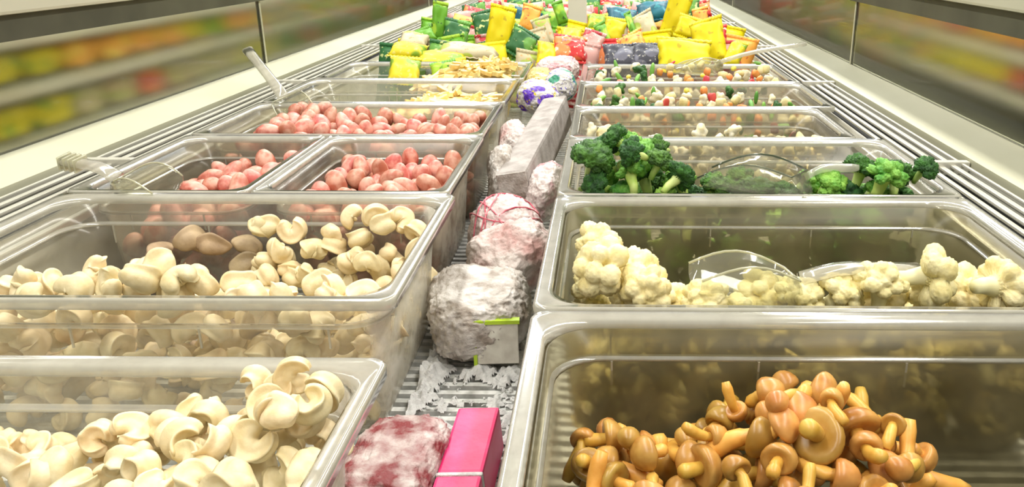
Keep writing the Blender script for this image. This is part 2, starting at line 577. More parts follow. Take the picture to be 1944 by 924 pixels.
for k, v in PAN.items():
    mt = {'R1': 'pan_fog', 'R2': 'pan_fog', 'R3': 'pan_clear', 'R4': 'pan_hazy', 'L3a': 'pan_hazy', 'L3b': 'half_lane', 'L1': 'pan_lane', 'L2': 'pan_lane', 'L5': 'pan_lane',
          'L4': 'pan_hazy', 'R5': 'pan_hazy'}.get(k, 'pan_clear')
    pan(PL[k], *v, M[mt], rot={'R2': -0.2, 'R3': -0.25, 'L2': 0.25}.get(k, 0))


# ------------------------------------------------------------------ shapes of the goods
FIN_ANG = [R(q) for q in (-180, -155, -130, -105, -80, -58, -40, -27, -18, -11, -5, 0, 5, 11, 18, 27, 40, 58, 80, 105, 130, 155)]


def dumpling_mesh(name, span=150, r0=0.0098, a0=0.0088, fin_len=0.0085, tilt=55, lift=0.002, seed=0, plump=1.0):
    rnd = random.Random(seed)
    n = 30
    loops = []
    ph = rnd.random() * 6
    for i in range(n + 1):
        u = -1 + 2 * i / n
        t = R(span * u)
        a = a0 * (0.30 + 0.70 * math.sqrt(max(0, 1 - abs(u) ** 2.2))) * plump
        if i in (0, n):
            a *= 0.45
        fl = fin_len * (0.35 + 0.65 * (1 - u * u)) * (1 + 0.15 * math.sin(ph + 7 * u))
        cx, cy = r0 * math.cos(t), r0 * math.sin(t)
        rad = Vector((math.cos(t), math.sin(t), 0))
        ring = []
        tl = R(tilt + 12 * math.sin(ph + 4 * u))
        for d in FIN_ANG:
            p = tl + d
            rr = a * (1 + 0.05 * math.sin(3 * p + ph)) + fl * math.exp(-(abs(d) / 0.17) ** 1.5)
            ring.append(Vector((cx, cy, lift * math.cos(t))) + rad * math.cos(p) * rr + Vector((0, 0, 1)) * math.sin(p) * rr * 0.95)
        loops.append(ring)
    return loft(name, loops)


def cap_mesh(name, r, h, seed=0):
    rnd = random.Random(seed)
    prof = [(0.02, h), (0.30, h * 0.96), (0.58, h * 0.80), (0.82, h * 0.52), (0.97, h * 0.16), (0.99, -h * 0.08),
            (0.90, -h * 0.26), (0.72, -h * 0.30), (0.50, -h * 0.22), (0.25, -h * 0.18)]
    n = 20
    a, b = rnd.uniform(-.1, .1), rnd.uniform(0, 6)
    loops = []
    for q, z in prof:
        loops.append([Vector((r * q * (1 + 0.06 * math.sin(2 * t + b) + 0.03 * math.sin(3 * t)) * math.cos(t),
                              r * q * (1 + 0.06 * math.sin(2 * t + b)) * math.sin(t),
                              z + a * r * q * math.cos(t + b))) for t in [2 * math.pi * k / n for k in range(n)]])
    return loft(name, loops)


def blob_dir(v, bumps, R0):
    best = R0
    for c, rr in bumps:
        d = v.dot(c)
        disc = d * d - (c.length_squared - rr * rr)
        if disc > 0:
            x = d + math.sqrt(disc)
            if x > best:
                best = x
    return best


def head_mesh(name, r, nb, bump_r, flat=1.0, seed=0, sub=4, fine=0.0, hemi=True, fine_f=900):
    rnd = random.Random(seed)
    bumps = []
    for k in range(nb):
        z = 1 - (k + 0.5) * ((1.25 if hemi else 2.0) / nb)
        s = math.sqrt(max(0, 1 - z * z))
        t = k * 2.39996 + rnd.uniform(-.25, .25)
        q = r * rnd.uniform(0.55, 0.78)
        bumps.append((Vector((s * math.cos(t), s * math.sin(t), z)) * q, bump_r * rnd.uniform(0.8, 1.2)))
    bm = bmesh.new()
    bmesh.ops.create_icosphere(bm, subdivisions=sub, radius=1)
    for v in bm.verts:
        d = v.co.normalized()
        x = blob_dir(d, bumps, r * 0.45)
        if fine:
            x += fine * (noise.noise(d * r * fine_f + Vector((seed, 0, 0))))
        v.co = Vector((d.x * x, d.y * x, d.z * x * flat))
    me = bpy.data.meshes.new(name)
    bm.to_mesh(me)
    bm.free()
    return me


def lump_mesh(name, sx, sy, sz, amp=0.15, f=60, seed=0, sub=3, bend=0.0, pw=1.0):
    bm = bmesh.new()
    bmesh.ops.create_icosphere(bm, subdivisions=sub, radius=1)
    for v in bm.verts:
        d = v.co.normalized()
        if pw != 1.0:
            d = Vector([math.copysign(abs(c) ** pw, c) for c in d])
        p = Vector((d.x * sx, d.y * sy, d.z * sz))
        k = 1 + amp * noise.noise(p * f + Vector((seed * 3.1, seed, 0)))
        p = p * k
        p.z += bend * (p.x / sx) ** 2 * sz
        v.co = p
    me = bpy.data.meshes.new(name)
    bm.to_mesh(me)
    bm.free()
    return me


PROTO = C  # prototypes are the first placed instance, so keep them aside until used


class Kind:
    """a kind of good: list of meshes for body and parts, made into a thing at a place"""

    def __init__(self, name, cat, variants, r, upright=False):
        self.name, self.cat, self.variants, self.r, self.upright = name, cat, variants, r, upright

    def make(self, vi, loc, rot, scale=1.0):
        v = self.variants[vi]
        if len(v['parts']) == 1:
            me, mt, _ = v['parts'][0]
            o = obj(v['name'] or self.name, me, mt)
            o.location, o.rotation_euler = loc, rot
            o.scale = (scale,) * 3
            return o
        root = empty(self.name, loc, rot)
        root.scale = (scale,) * 3
        for me, mt, pn in v['parts']:
            obj(pn, me, mt, root)
        return root


def V(desc, *parts, name=None):
    return {'desc': desc, 'name': name, 'parts': [p if len(p) == 3 else (p[0], p[1], '') for p in parts]}


K = {}
K['ring'] = Kind('dumpling', 'dumpling', [
    V('ring-folded cream dumpling', (dumpling_mesh('dumpling', 158, 0.0092, 0.0094, 0.0080, seed=1), M['dough'])),
    V('open-eared cream dumpling', (dumpling_mesh('dumpling', 140, 0.0095, 0.0102, 0.0095, 70, seed=2), M['dough'])),
    V('broad-brimmed cream dumpling', (dumpling_mesh('dumpling', 165, 0.0085, 0.0095, 0.0105, 85, seed=3), M['dough'])),
    V('half-moon cream dumpling', (dumpling_mesh('dumpling', 62, 0.0155, 0.0108, 0.0095, 15, seed=4), M['dough']))], 0.0148)
K['plump'] = Kind('dumpling', 'dumpling', [
    V('plump cream dumpling', (dumpling_mesh('dumpling', 110, 0.0085, 0.0128, 0.0075, 30, seed=5), M['dough'])),
    V('plump half-moon dumpling', (dumpling_mesh('dumpling', 60, 0.0145, 0.0125, 0.0100, 10, seed=6), M['dough'])),
    V('plump ring dumpling', (dumpling_mesh('dumpling', 150, 0.0095, 0.0118, 0.007, 60, seed=7), M['dough']))], 0.0172)
K['brown'] = Kind('added_brown_dumpling', 'dumpling', [
    V('added brown dumpling', (dumpling_mesh('dumpling', 110, 0.0085, 0.0115, 0.008, 30, seed=8), M['reflection_brown_dough'])),
    V('added brown half-moon dumpling', (dumpling_mesh('dumpling', 60, 0.015, 0.0110, 0.008, 10, seed=9), M['reflection_brown_dough']))], 0.017)


def shroom(desc, r, h, L, sr, bend, seed):
    pts = [(0, 0, 0.1 * h)]
    rad = [sr * 0.85]
    for k in range(1, 7):
        u = k / 6
        pts.append((bend * L * u * u, 0, 0.1 * h - L * u))
        rad.append(sr * (0.85 + 0.35 * u) if k < 6 else sr * 0.8)
    z = L * 0.3
    cap = cap_mesh('cap', r, h, seed)
    st = tube('stem', pts, rad, 12)
    for me in (cap, st):
        for v in me.vertices:
            v.co.z += z
    return V(desc, (cap, M['cap'], 'cap'), (st, M['stem'], 'stem'))


K['shroom'] = Kind('mushroom', 'mushroom', [
    shroom('round-capped honey mushroom', 0.0145, 0.017, 0.022, 0.0052, 0.3, 1),
    shroom('small-capped honey mushroom', 0.0115, 0.014, 0.028, 0.0050, 0.6, 2),
    shroom('wide-capped honey mushroom', 0.019, 0.015, 0.024, 0.0060, 0.1, 3),
    shroom('bent-stemmed honey mushroom', 0.0140, 0.012, 0.034, 0.0062, 0.75, 4)], 0.0145)


def stalk_mesh(name, r, L, r1=None):
    pts = [(0, 0, r * 0.2), (0.002, 0, -L * 0.3), (0.001, 0.001, -L * 0.65), (0.003, 0, -L)]
    return tube(name, pts, [r * 0.75, r * 0.50, r * 0.42, (r1 or r * 0.34)], 10)


K['cauli'] = Kind('cauliflower_floret', 'cauliflower', [
    V('knobbly cauliflower floret', (head_mesh('curd', 0.027, 24, 0.0080, 0.85, 1, 5, 0.0022, fine_f=500), M['cauli'], 'curd'),
      (stalk_mesh('stalk', 0.018, 0.030), M['cauli_stalk'], 'stalk')),
    V('round cauliflower floret', (head_mesh('curd', 0.024, 15, 0.0088, 0.9, 2, 5, 0.0022, fine_f=500), M['cauli'], 'curd'),
      (stalk_mesh('stalk', 0.014, 0.026), M['cauli_stalk'], 'stalk')),
    V('lobed cauliflower floret', (head_mesh('curd', 0.027, 10, 0.0105, 0.8, 3, 5, 0.0022, fine_f=500), M['cauli'], 'curd'),
      (stalk_mesh('stalk', 0.016, 0.034), M['cauli_stalk'], 'stalk'))], 0.0215)
K['broc'] = Kind('broccoli_floret', 'broccoli', [
    V('dark green broccoli floret', (head_mesh('crown', 0.030, 22, 0.0085, 0.72, 4, 5, 0.0050, fine_f=430), M['broc'], 'crown'),
      (stalk_mesh('stalk', 0.016, 0.040), M['broc_stalk'], 'stalk')),
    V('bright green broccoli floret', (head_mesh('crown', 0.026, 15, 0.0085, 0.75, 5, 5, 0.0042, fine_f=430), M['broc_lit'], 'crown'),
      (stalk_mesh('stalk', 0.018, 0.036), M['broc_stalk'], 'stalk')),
    V('small dark broccoli floret', (head_mesh('crown', 0.022, 16, 0.0075, 0.85, 6, 5, 0.0042, fine_f=430), M['broc'], 'crown'),
      (stalk_mesh('stalk', 0.013, 0.034), M['broc_stalk'], 'stalk'))], 0.023)
K['pink'] = Kind('pink_sausage', 'sausage', [
    V('pink sausage piece', (lump_mesh('sausage', 0.024, 0.0155, 0.0155, 0.10, 60, 1), M['pink'])),
    V('short pink sausage piece', (lump_mesh('sausage', 0.0185, 0.016, 0.0155, 0.12, 60, 2), M['pink'])),
    V('bent pink sausage piece', (lump_mesh('sausage', 0.026, 0.0140, 0.0140, 0.10, 50, 3, bend=0.5), M['pink']))], 0.0178)


def cube_bit(name, a, b, c, seed):
    return lump_mesh(name, a, b, c, 0.25, 120, seed, 2, pw=0.55)


K['mix'] = Kind('vegetable_piece', 'vegetable', [
    V('white cauliflower piece', (head_mesh('piece', 0.013, 7, 0.006, 0.8, 21, 3, 0.001), M['white_bit']), name='cauliflower_piece'),
    V('orange carrot piece', (cube_bit('piece', 0.009, 0.007, 0.006, 2), M['carrot']), name='carrot_cube'),
    V('green broccoli piece', (head_mesh('piece', 0.015, 9, 0.006, 0.8, 22, 3, 0.002), M['broc']), name='broccoli_piece'),
    V('green bean piece', (lump_mesh('piece', 0.016, 0.005, 0.005, 0.1, 80, 4, 2), M['green_bit']), name='green_bean'),
    V('red pepper piece', (cube_bit('piece', 0.011, 0.008, 0.003, 3), M['red_bit']), name='pepper_piece'),
    V('yellow corn piece', (lump_mesh('piece', 0.006, 0.005, 0.005, 0.1, 80, 5, 2), M['yellow_bit']), name='corn_kernel'),
    V('cream potato cube', (cube_bit('piece', 0.011, 0.009, 0.007, 5), M['cauli']), name='potato_cube')], 0.0115)
K['crumb'] = Kind('cauliflower_crumb', 'cauliflower', [
    V('pale cauliflower crumb', (head_mesh('crumb', 0.017, 8, 0.007, 0.85, 31, 3, 0.001), M['white_bit'])),
    V('cream cauliflower crumb', (lump_mesh('crumb', 0.018, 0.013, 0.010, 0.3, 90, 6, 3), M['cauli']))], 0.0145)

# ------------------------------------------------------------------ piles
ORD = ['first', 'second', 'third', 'fourth', 'fifth', 'sixth', 'seventh', 'eighth', 'ninth', 'tenth', 'eleventh', 'twelfth',
       'thirteenth', 'fourteenth', 'fifteenth', 'sixteenth', 'seventeenth', 'eighteenth', 'nineteenth', 'twentieth']


def ordinal(n):
    if n < 20:
        return ORD[n]
    t = (n + 1) // 10
    u = (n + 1) % 10
    tens = {2: 'twenty', 3: 'thirty', 4: 'forty', 5: 'fifty', 6: 'sixty'}[t]
    return (tens[:-1] + 'ieth') if u == 0 else tens + '-' + ORD[u - 1]


RC = Euler((R(90) - PITCH, 0, YAW)).to_matrix().transposed()


def px(p, eye=(0, 0, CAMZ)):
    v = RC @ (Vector(p) - Vector(eye))
    d = -v.z
    return (W / 2 + 154 + FPX * v.x / d, H / 2 - FPX * v.y / d, d)


def visible(items, eye=(0, 0, CAMZ), step=4):
    """how many coarse pixels each ball of a pile shows, and where"""
    buf = {}
    for i, (p, r) in enumerate(items):
        u, v, d = px(p, eye)
        if d < 0.05:
            continue
        rr = r * FPX / d * 0.92
        x0, x1 = int((u - rr) / step), int((u + rr) / step)
        y0, y1 = int((v - rr) / step), int((v + rr) / step)
        for a in range(max(0, x0), min(W // step, x1) + 1):
            for b in range(max(0, y0), min(H // step, y1) + 1):
                if (a * step - u) ** 2 + (b * step - v) ** 2 <= rr * rr:
                    dd = d - math.sqrt(max(0, rr * rr - (a * step - u) ** 2 - (b * step - v) ** 2)) * d / FPX
                    if (a, b) not in buf or buf[(a, b)][0] > dd:
                        buf[(a, b)] = (dd, i)
    cnt, sx, sy = {}, {}, {}
    for (a, b), (_, i) in buf.items():
        cnt[i] = cnt.get(i, 0) + 1
        sx[i] = sx.get(i, 0) + a * step
        sy[i] = sy.get(i, 0) + b * step
    return {i: (c, sx[i] / c, sy[i] / c) for i, c in cnt.items()}


def lerp(pts, x):
    if x <= pts[0][0]:
        return pts[0][1]
    for (a, b), (c, d) in zip(pts, pts[1:]):
        if x <= c:
            return b + (d - b) * (x - a) / (c - a)
    return pts[-1][1]


def pile(kind, pk, Hf, seed, group, where, xr=None, yr=None, tries=9000, weights=None, rk=1.0, step=4, band=None,
         rot=None, scale=(0.9, 1.1), inset=0.022, minpx=3, hup=0.008):
    """drop balls of the kind's size into the pan under the height Hf(x, y); keep what can be seen"""
    rnd = random.Random(seed)
    x0, x1, y0, y1 = PAN[pk]
    items = []          # (x, y, z, r)
    grid = {}
    r0 = kind.r * rk
    cell = r0 * 2.4
    fails = 0
    for _ in range(tries):
        s = rnd.uniform(*scale)
        r = r0 * s if rk > 1 or rk == 1.0 else kind.r * s
        ins = inset + r * 0.92
        ax0, ax1 = max(x0 + ins, xr[0] if xr else -9), min(x1 - ins, xr[1] if xr else 9)
        ay0, ay1 = max(y0 + ins, yr[0] if yr else -9), min(y1 - ins, yr[1] if yr else 9)
        best = None
        for _k in range(3):
            x, y = rnd.uniform(ax0, ax1), rnd.uniform(ay0, ay1)
            low = BASE + 0.004 + r
            # taper of the pan: keep low balls further in
            z = low
            gx, gy = int(math.floor(x / cell)), int(math.floor(y / cell))
            for a in (-1, 0, 1):
                for b in (-1, 0, 1):
                    for (X, Y, Z, Q) in grid.get((gx + a, gy + b), ()):
                        d2 = (x - X) ** 2 + (y - Y) ** 2
                        q = (r + Q) * 0.94
                        if d2 < q * q:
                            z = max(z, Z + math.sqrt(q * q - d2))
            if z + r > Hf(x, y) + hup:
                continue
            if best is None or z < best[2]:
                best = (x, y, z)
        if best is None:
            continue
        x, y, z = best
        # pan walls lean inwards by 1.5 cm towards the bottom
        k = max(0, (RIM - z) / 0.17) * 0.020
        x = min(max(x, x0 + inset + r + k), x1 - inset - r - k)
        y = min(max(y, y0 + inset + r + k), y1 - inset - r - k)
        items.append((x, y, z, r, s))
        grid.setdefault((int(math.floor(x / cell)), int(math.floor(y / cell))), []).append((x, y, z, r))
    balls = [((x, y, z), r) for x, y, z, r, s in items]
    vis = visible(balls, step=step)
    keep = {i for i, v in vis.items() if v[0] >= minpx}
    shown = sorted(keep, key=lambda i: vis[i][2])
    # rows of the pile as seen: bands one ball high, each read from the left
    rows, cur, ytop = [], [], None
    if shown:
        med = sorted(vis[i][0] for i in shown)[len(shown) // 2]
        if band is None:
            d = sum(px(balls[i][0])[2] for i in shown) / len(shown)
            band = r0 * 1.5 * FPX / d
    for i in shown:
        if ytop is None or vis[i][2] > ytop + band:
            cur = []
            rows.append(cur)
            ytop = vis[i][2]
        cur.append(i)
    nv = len(kind.variants)
    made = []
    for ri, row in enumerate(rows):
        row.sort(key=lambda i: vis[i][1])
        for ci, i in enumerate(row):
            x, y, z, r, s = items[i]
            vi = rnd.choices(range(nv), weights or [1] * nv)[0]
            if rot == 'flatish':
                e = (rnd.gauss(0, 0.5), rnd.gauss(0, 0.5), rnd.uniform(0, 6.28))
            elif rot == 'up':
                e = (rnd.gauss(0, 0.75), rnd.gauss(0, 0.75), rnd.uniform(0, 6.28))
            elif rot == 'face':
                e = (R(45) + rnd.gauss(0, 0.6), rnd.gauss(0, 0.6), rnd.uniform(0, 6.28))
            else:
                e = (rnd.uniform(0, 6.28), rnd.uniform(0, 6.28), rnd.uniform(0, 6.28))
            o = kind.make(vi, (x, y, z), e, s)
            if rot == 'face':
                o.rotation_mode = 'XYZ'
                m = Euler((R(50) + rnd.gauss(0, 0.55), rnd.gauss(0, 0.5), 0)).to_matrix() @ Euler((0, 0, e[2])).to_matrix()
                o.rotation_euler = m.to_euler()
            tag(o, f"{kind.variants[vi]['desc']}, {ordinal(ci)} from left in {ordinal(ri)} row down, {where}", kind.cat, group)
            made.append(o)
    return made


COUNTS = {}


def P(*a, **k):
    r = pile(*a, **k)
    COUNTS[a[1] + k.get('group', a[4])] = len(r)
    return r


# near left: ring dumplings heaped up to the right and back corner
P(K['ring'], 'L1', lambda x, y: lerp([(-0.5, 0.702), (-0.42, 0.706), (-0.33, 0.728), (-0.26, 0.747), (-0.21, 0.766)], x)
  + 0.05 * (y - 0.50), 11, 'ring dumplings in the near left pan', 'near left pan', xr=(-0.50, 0), yr=(0.36, 0.6),
  rot='face', tries=9000, rk=0.84, scale=(0.76, 0.92))
# second left: plump dumplings banked against the front wall
P(K['plump'], 'L2', lambda x, y: lerp([(0.70, 0.764), (0.775, 0.758), (0.83, 0.69), (0.90, 0.60)], y)
  - 0.014 * (math.sin(x * 31) > 0.2) - (0.02 if x > -0.33 else 0), 12, 'plump dumplings banked at the front of the second left pan',
  'second left pan', yr=(0.69, 0.90), rot=None, tries=22000, rk=0.99, scale=(0.82, 0.98), minpx=4)
P(K['plump'], 'L2', lambda x, y: lerp([(0.86, 0.60), (0.93, 0.675), (1.0, 0.738)], y), 13,  # added heap in place of a reflection of the front dumplings
  'plump dumplings in the back right corner of the second left pan', 'back corner of second left pan', xr=(-0.43, -0.2), yr=(0.88, 1.03),
  tries=4000, rk=0.99, scale=(0.82, 0.98), minpx=5)
P(K['brown'], 'L2', lambda x, y: lerp([(0.88, 0.60), (0.95, 0.665), (1.0, 0.715)], y) - abs(x + 0.505) * 0.5, 14,  # added dumplings in place of brown reflections in a clear scoop
  'brown dumplings at the back of the second left pan', 'back of second left pan', xr=(-0.585, -0.445), yr=(0.90, 1.03), tries=2500)
# pink sausage pieces
P(K['pink'], 'L3a', lambda x, y: lerp([(-0.70, 0.66), (-0.62, 0.712), (-0.5, 0.722)], x) + 0.06 * (y - 1.2), 15,
  'pink pieces in the half pan by the vent', 'left half-width pan', tries=6000)
P(K['pink'], 'L3b', lambda x, y: 0.718 + 0.07 * (y - 1.2), 16, 'pink pieces in the half pan by the lane', 'right half-width pan',
  tries=7000)
P(K['pink'], 'L4', lambda x, y: lerp([(-0.66, 0.70), (-0.60, 0.757), (-0.48, 0.752), (-0.4, 0.728), (-0.22, 0.745)], x), 17,
  'pink pieces behind the half pans', 'pan behind half-width pans', tries=9000, step=4, minpx=5)
# near right: mushrooms
HM = [(-0.06, 0.650), (-0.02, 0.680), (0.0, 0.690), (0.06, 0.686), (0.085, 0.705), (0.12, 0.727), (0.145, 0.738), (0.170, 0.736),
      (0.19, 0.718), (0.220, 0.714), (0.245, 0.690), (0.265, 0.655), (0.285, 0.612), (0.40, 0.600)]
P(K['shroom'], 'R1', lambda x, y: lerp(HM, x) - 0.55 * abs(y - 0.575), 18, 'honey mushrooms heaped in the near right pan',
  'near right pan', yr=(0.44, 0.66), rk=1.0, rot=None, tries=9000, scale=(0.8, 1.18))
# cauliflower
HC = [(-0.05, 0.777), (0.0, 0.782), (0.015, 0.765), (0.055, 0.768), (0.085, 0.752), (0.1, 0.752), (0.2, 0.756), (0.235, 0.75), (0.26, 0.768),
      (0.28, 0.752), (0.30, 0.776), (0.34, 0.768), (0.40, 0.772)]
P(K['cauli'], 'R2', lambda x, y: lerp(HC, x) - max(0, y - (0.80 if x < 0.02 else 0.765)) * 1.6, 19,
  'cauliflower florets banked at the front of their pan', 'second right pan', tries=9000, rot='up')
# broccoli
HB = [(-0.05, 0.775), (-0.01, 0.805), (0.03, 0.815), (0.065, 0.805), (0.10, 0.775), (0.15, 0.762), (0.25, 0.756), (0.28, 0.768),
      (0.34, 0.780), (0.40, 0.790), (0.44, 0.785)]
P(K['broc'], 'R3', lambda x, y: lerp(HB, x) - max(0, y - (1.16 if x < 0.08 else 1.11)) * 1.2, 20,
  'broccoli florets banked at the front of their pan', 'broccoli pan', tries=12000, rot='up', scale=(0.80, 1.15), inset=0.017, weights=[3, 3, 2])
# pale crumbs
P(K['crumb'], 'R4', lambda x, y: lerp([(1.38, 0.752), (1.43, 0.735), (1.50, 0.66), (1.6, 0.60)], y)
  + (0.020 if (x < 0.0 or 0.14 < x < 0.24) and y < 1.43 else 0), 21,
  'cauliflower crumbs behind the broccoli pan', 'nearly empty pan', tries=7000, step=3)
P(K['mix'], 'R5', lambda x, y: lerp([(1.66, 0.742), (1.75, 0.745), (1.98, 0.752)], y) - (0.02 if x > 0.3 else 0), 22,
  'mixed vegetable pieces in the fifth right pan', 'fifth right pan', tries=14000, step=3, weights=[5, 4, 3, 3, 1, 1, 4], rk=1.45,
  scale=(1.0, 1.3))
P(K['mix'], 'R6', lambda x, y: lerp([(1.98, 0.750), (2.3, 0.775)], y), 23, 'mixed vegetable pieces in the farthest right pan',
  'farthest right pan', tries=12000, step=3, weights=[7, 3, 3, 2, 1, 1, 4], rk=1.6, minpx=4, scale=(1.05, 1.35))
# loose bits lying on the heap of crumbs
open("/tmp/piles.txt","w").write(repr(COUNTS))


# ------------------------------------------------------------------ fries
def fry_mesh(L, w, seed):
    rnd = random.Random(seed)
    b = rnd.uniform(-0.2, 0.2)
    loops = []
    for k in range(6):
        u = -1 + 2 * k / 5
        z = b * (1 - u * u) * 0.012
        loops.append([Vector((u * L / 2, sy * w / 2, z + sz * w / 2)) for sy, sz in ((-1, -1), (1, -1), (1, 1), (-1, 1))])
    return loft('fry', loops)


FR = [fry_mesh(0.065, 0.009, 1), fry_mesh(0.05, 0.009, 2), fry_mesh(0.078, 0.010, 3)]
rnd = random.Random(31)


def fries(pk, n, Hf, xr, yr, where, group):
    pts = []
    for _ in range(n):
        x, y = rnd.uniform(*xr), rnd.uniform(*yr)
        pts.append((x, y, Hf(x, y) - abs(rnd.gauss(0, 0.006))))
    pts.sort(key=lambda p: (round(-px(p)[1] / -9), px(p)[0]))
    row, ci, last = 0, 0, None
    for p in pts:
        k = round(px(p)[1] / 9)
        if last is not None and k != last:
            row += 1
            ci = 0
        last = k
        o = obj('potato_fry', rnd.choice(FR), M['fry'], None, False)
        o.location = p
        o.rotation_euler = (rnd.uniform(-.4, .4), rnd.gauss(0, 0.22), rnd.uniform(0, 6.28))
        tag(o, f"yellow potato fry, {ordinal(ci)} from left in {ordinal(row)} row down, {where}", 'fry', group)
        ci += 1


fries('L5', 95, lambda x, y: 0.722 + 0.03 * (y - 1.8) - max(0, -0.40 - x) * 0.6, (-0.47, -0.255), (1.755, 1.97), 'fifth left pan',
      'fries in the fifth left pan')
fries('L6', 120, lambda x, y: lerp([(-0.50, 0.715), (-0.42, 0.745), (-0.34, 0.785), (-0.25, 0.775)], x) - 0.4 * abs(y - 2.16),
      (-0.47, -0.245), (2.07, 2.28), 'farthest left pan', 'fries heaped in the farthest left pan')
# the fries' hidden core: more fries, too deep to count
for nm, x0, x1, y0, y1, h in (('L5', -0.46, -0.270, 1.765, 1.965, 0.710), ('L6', -0.45, -0.255, 2.085, 2.270, 0.735)):
    me = lump_mesh('fries', (x1 - x0) / 2, (y1 - y0) / 2, (h - BASE) / 2, 0.12, 45, 3, 5, pw=0.5)
    o = obj('potato_fries', me, M['fry'])
    o.location = ((x0 + x1) / 2, (y0 + y1) / 2, (h + BASE) / 2 + 0.014)
    tag(o, 'bed of yellow fries under the loose ones, ' + ('fifth left pan' if nm == 'L5' else 'farthest left pan'), 'fries',
        kind='stuff')


# ------------------------------------------------------------------ scoops
def scoop(label, loc, rot, bowl_l=0.11, bowl_w=0.075, handle=0.12, grip=False, arch=0.014, edge='scoop_edge'):
    """clear scoop: bowl opens towards +X, handle runs to -X"""
    t = empty('serving_scoop', loc, [R(a) for a in rot])
    tag(t, label, 'scoop')
    vs, fs = [], []
    n, m = 15, 9
    for j in range(m):
        u = j / (m - 1)
        x = u * bowl_l
        wd = bowl_w / 2 * (0.70 + 0.30 * math.sin(u * math.pi * 0.6))
        dp = 0.036 * (1 - 0.55 * u * u)
        for i in range(n):
            a = math.pi * (i / (n - 1))
            ca, sa = math.cos(a), math.sin(a)
            q = 0.75
            vs.append((x + 0.012 * (1 - sa) * (1 - u), -wd * math.copysign(abs(ca) ** q, ca),
                       -dp * abs(sa) ** q + (1 - sa) * arch * math.sin(u * math.pi)))
    for j in range(m - 1):
        for i in range(n - 1):
            a = j * n + i
            fs.append((a, a + 1, a + n + 1, a + n))
    fs.append(tuple(reversed(range(n))))
    solid(obj('bowl', mesh('bowl', vs, fs), M['scoop'], t), 0.002, 0)
    ed = [Vector(vs[j * n]) for j in range(m - 1, -1, -1)] + [Vector(vs[i]) for i in range(1, n, 7)][:0] + \
         [Vector(vs[j * n + n - 1]) for j in range(m)]
    obj('bowl_edge', tube('bowl_edge', ed, 0.0013, 6), M[edge], t)
    loops = []
    for k in range(8):
        u = k / 7
        w = 0.0115 * (1 - 0.15 * math.sin(u * math.pi))
        hh = 0.0055
        zc = -0.004 + 0.012 * math.sin(min(1, u * 2.2) * math.pi / 2)
        c = Vector((-handle * u + 0.004, 0, zc))
        loops.append([c + Vector((0, sy * w, sz * hh)) for sy, sz in
                      ((-1, -.5), (-.6, -1), (.6, -1), (1, -.5), (1, .5), (.6, 1), (-.6, 1), (-1, .5))])
    obj('handle', loft('handle', loops), M['rim'], t)
    if grip:
        for k in range(4):
            obj('grip_ridge', box_mesh('grip_ridge', -handle + 0.004 + k * 0.008, -handle + 0.007 + k * 0.008, -0.012, 0.012, -0.002,
                                       0.0165, 0.001), M['scoop_edge'], t)
    return t


scoop('clear plastic scoop lying on the cauliflower, handle to the right', (0.190, 0.742, 0.757), (7, -3, 184), 0.105, 0.07, 0.115)
scoop('clear plastic scoop among the broccoli, big bowl with a dark arched edge', (0.270, 1.085, 0.765), (24, -2, 186), 0.14, 0.085,
      0.07, arch=0.018, edge='dark_edge')
scoop('clear scoop with ridged grip lying on left pans, by the vent', (-0.650, 1.072, 0.764), (8, 6, -12), 0.08, 0.06, 0.080, True)
scoop('clear scoop whose handle leans out over the left sill', (-0.655, 1.70, 0.765), (20, 15, -54), 0.10, 0.07, 0.24)
scoop('clear scoop propped on the farthest right pan, handle over the right vent', (0.300, 2.225, 0.768), (10, 7, 192), 0.12, 0.10, 0.24)

# ------------------------------------------------------------------ frosty packs in the middle lane
MP = {}
MP['berry'] = surf('frosted_berry_film', (0.22, 0.03, 0.035), (0.62, 0.54, 0.52), 48, 0.5, bump=0.8, bump_scale=260, lo=0.38, hi=0.66, detail=6)
MP['white_red'] = surf('frosted_red_net', (0.66, 0.58, 0.56), (0.45, 0.22, 0.24), 30, 0.6, bump=0.8, bump_scale=240, lo=0.5, hi=0.72, detail=6)
MP['pinkish'] = surf('frosted_pink_film', (0.50, 0.29, 0.27), (0.64, 0.56, 0.53), 20, 0.6, bump=0.8, bump_scale=260, lo=0.35, hi=0.6)
MP['greyish'] = surf('frosted_grey_film', (0.30, 0.25, 0.21), (0.64, 0.60, 0.57), 40, 0.6, bump=0.9, bump_scale=260, lo=0.36, hi=0.60, detail=7)
MP['card'] = surf('frosted_card', (0.26, 0.23, 0.21), (0.42, 0.38, 0.36), 34, 0.7, bump=0.5, bump_scale=200)
MP['magenta'] = surf('magenta_card', (0.72, 0.012, 0.13), (0.76, 0.05, 0.20), 30, 0.45, bump=0.2, bump_scale=150)
MP['lime'] = surf('lime_print', (0.42, 0.60, 0.03), None, 10, 0.5)
MP['label'] = surf('frosted_label', (0.72, 0.70, 0.62), (0.58, 0.55, 0.48), 70, 0.6)
MP['vein'] = surf('red_net_cord', (0.50, 0.04, 0.09), (0.66, 0.25, 0.28), 60, 0.6)


def lane_bag(name, label, cat, loc, size, rot, mt, seed, amp=0.22, f=22, pw=0.85):
    me = lump_mesh(name, size[0] / 2, size[1] / 2, size[2] / 2, amp, f, seed, 6, pw=pw)
    for v in me.vertices:     # crumples of the film
        q = v.co.copy()
        v.co *= 1 + 0.09 * (0.4 - abs(noise.noise(q * 48 + Vector((seed, 2, 1))))) + 0.05 * noise.noise(q * 130) + 0.035 * noise.noise(q * 320)
    o = empty(name, loc, [R(a) for a in rot])
    obj('film', me, mt, o)
    tag(o, label, cat)
    return o


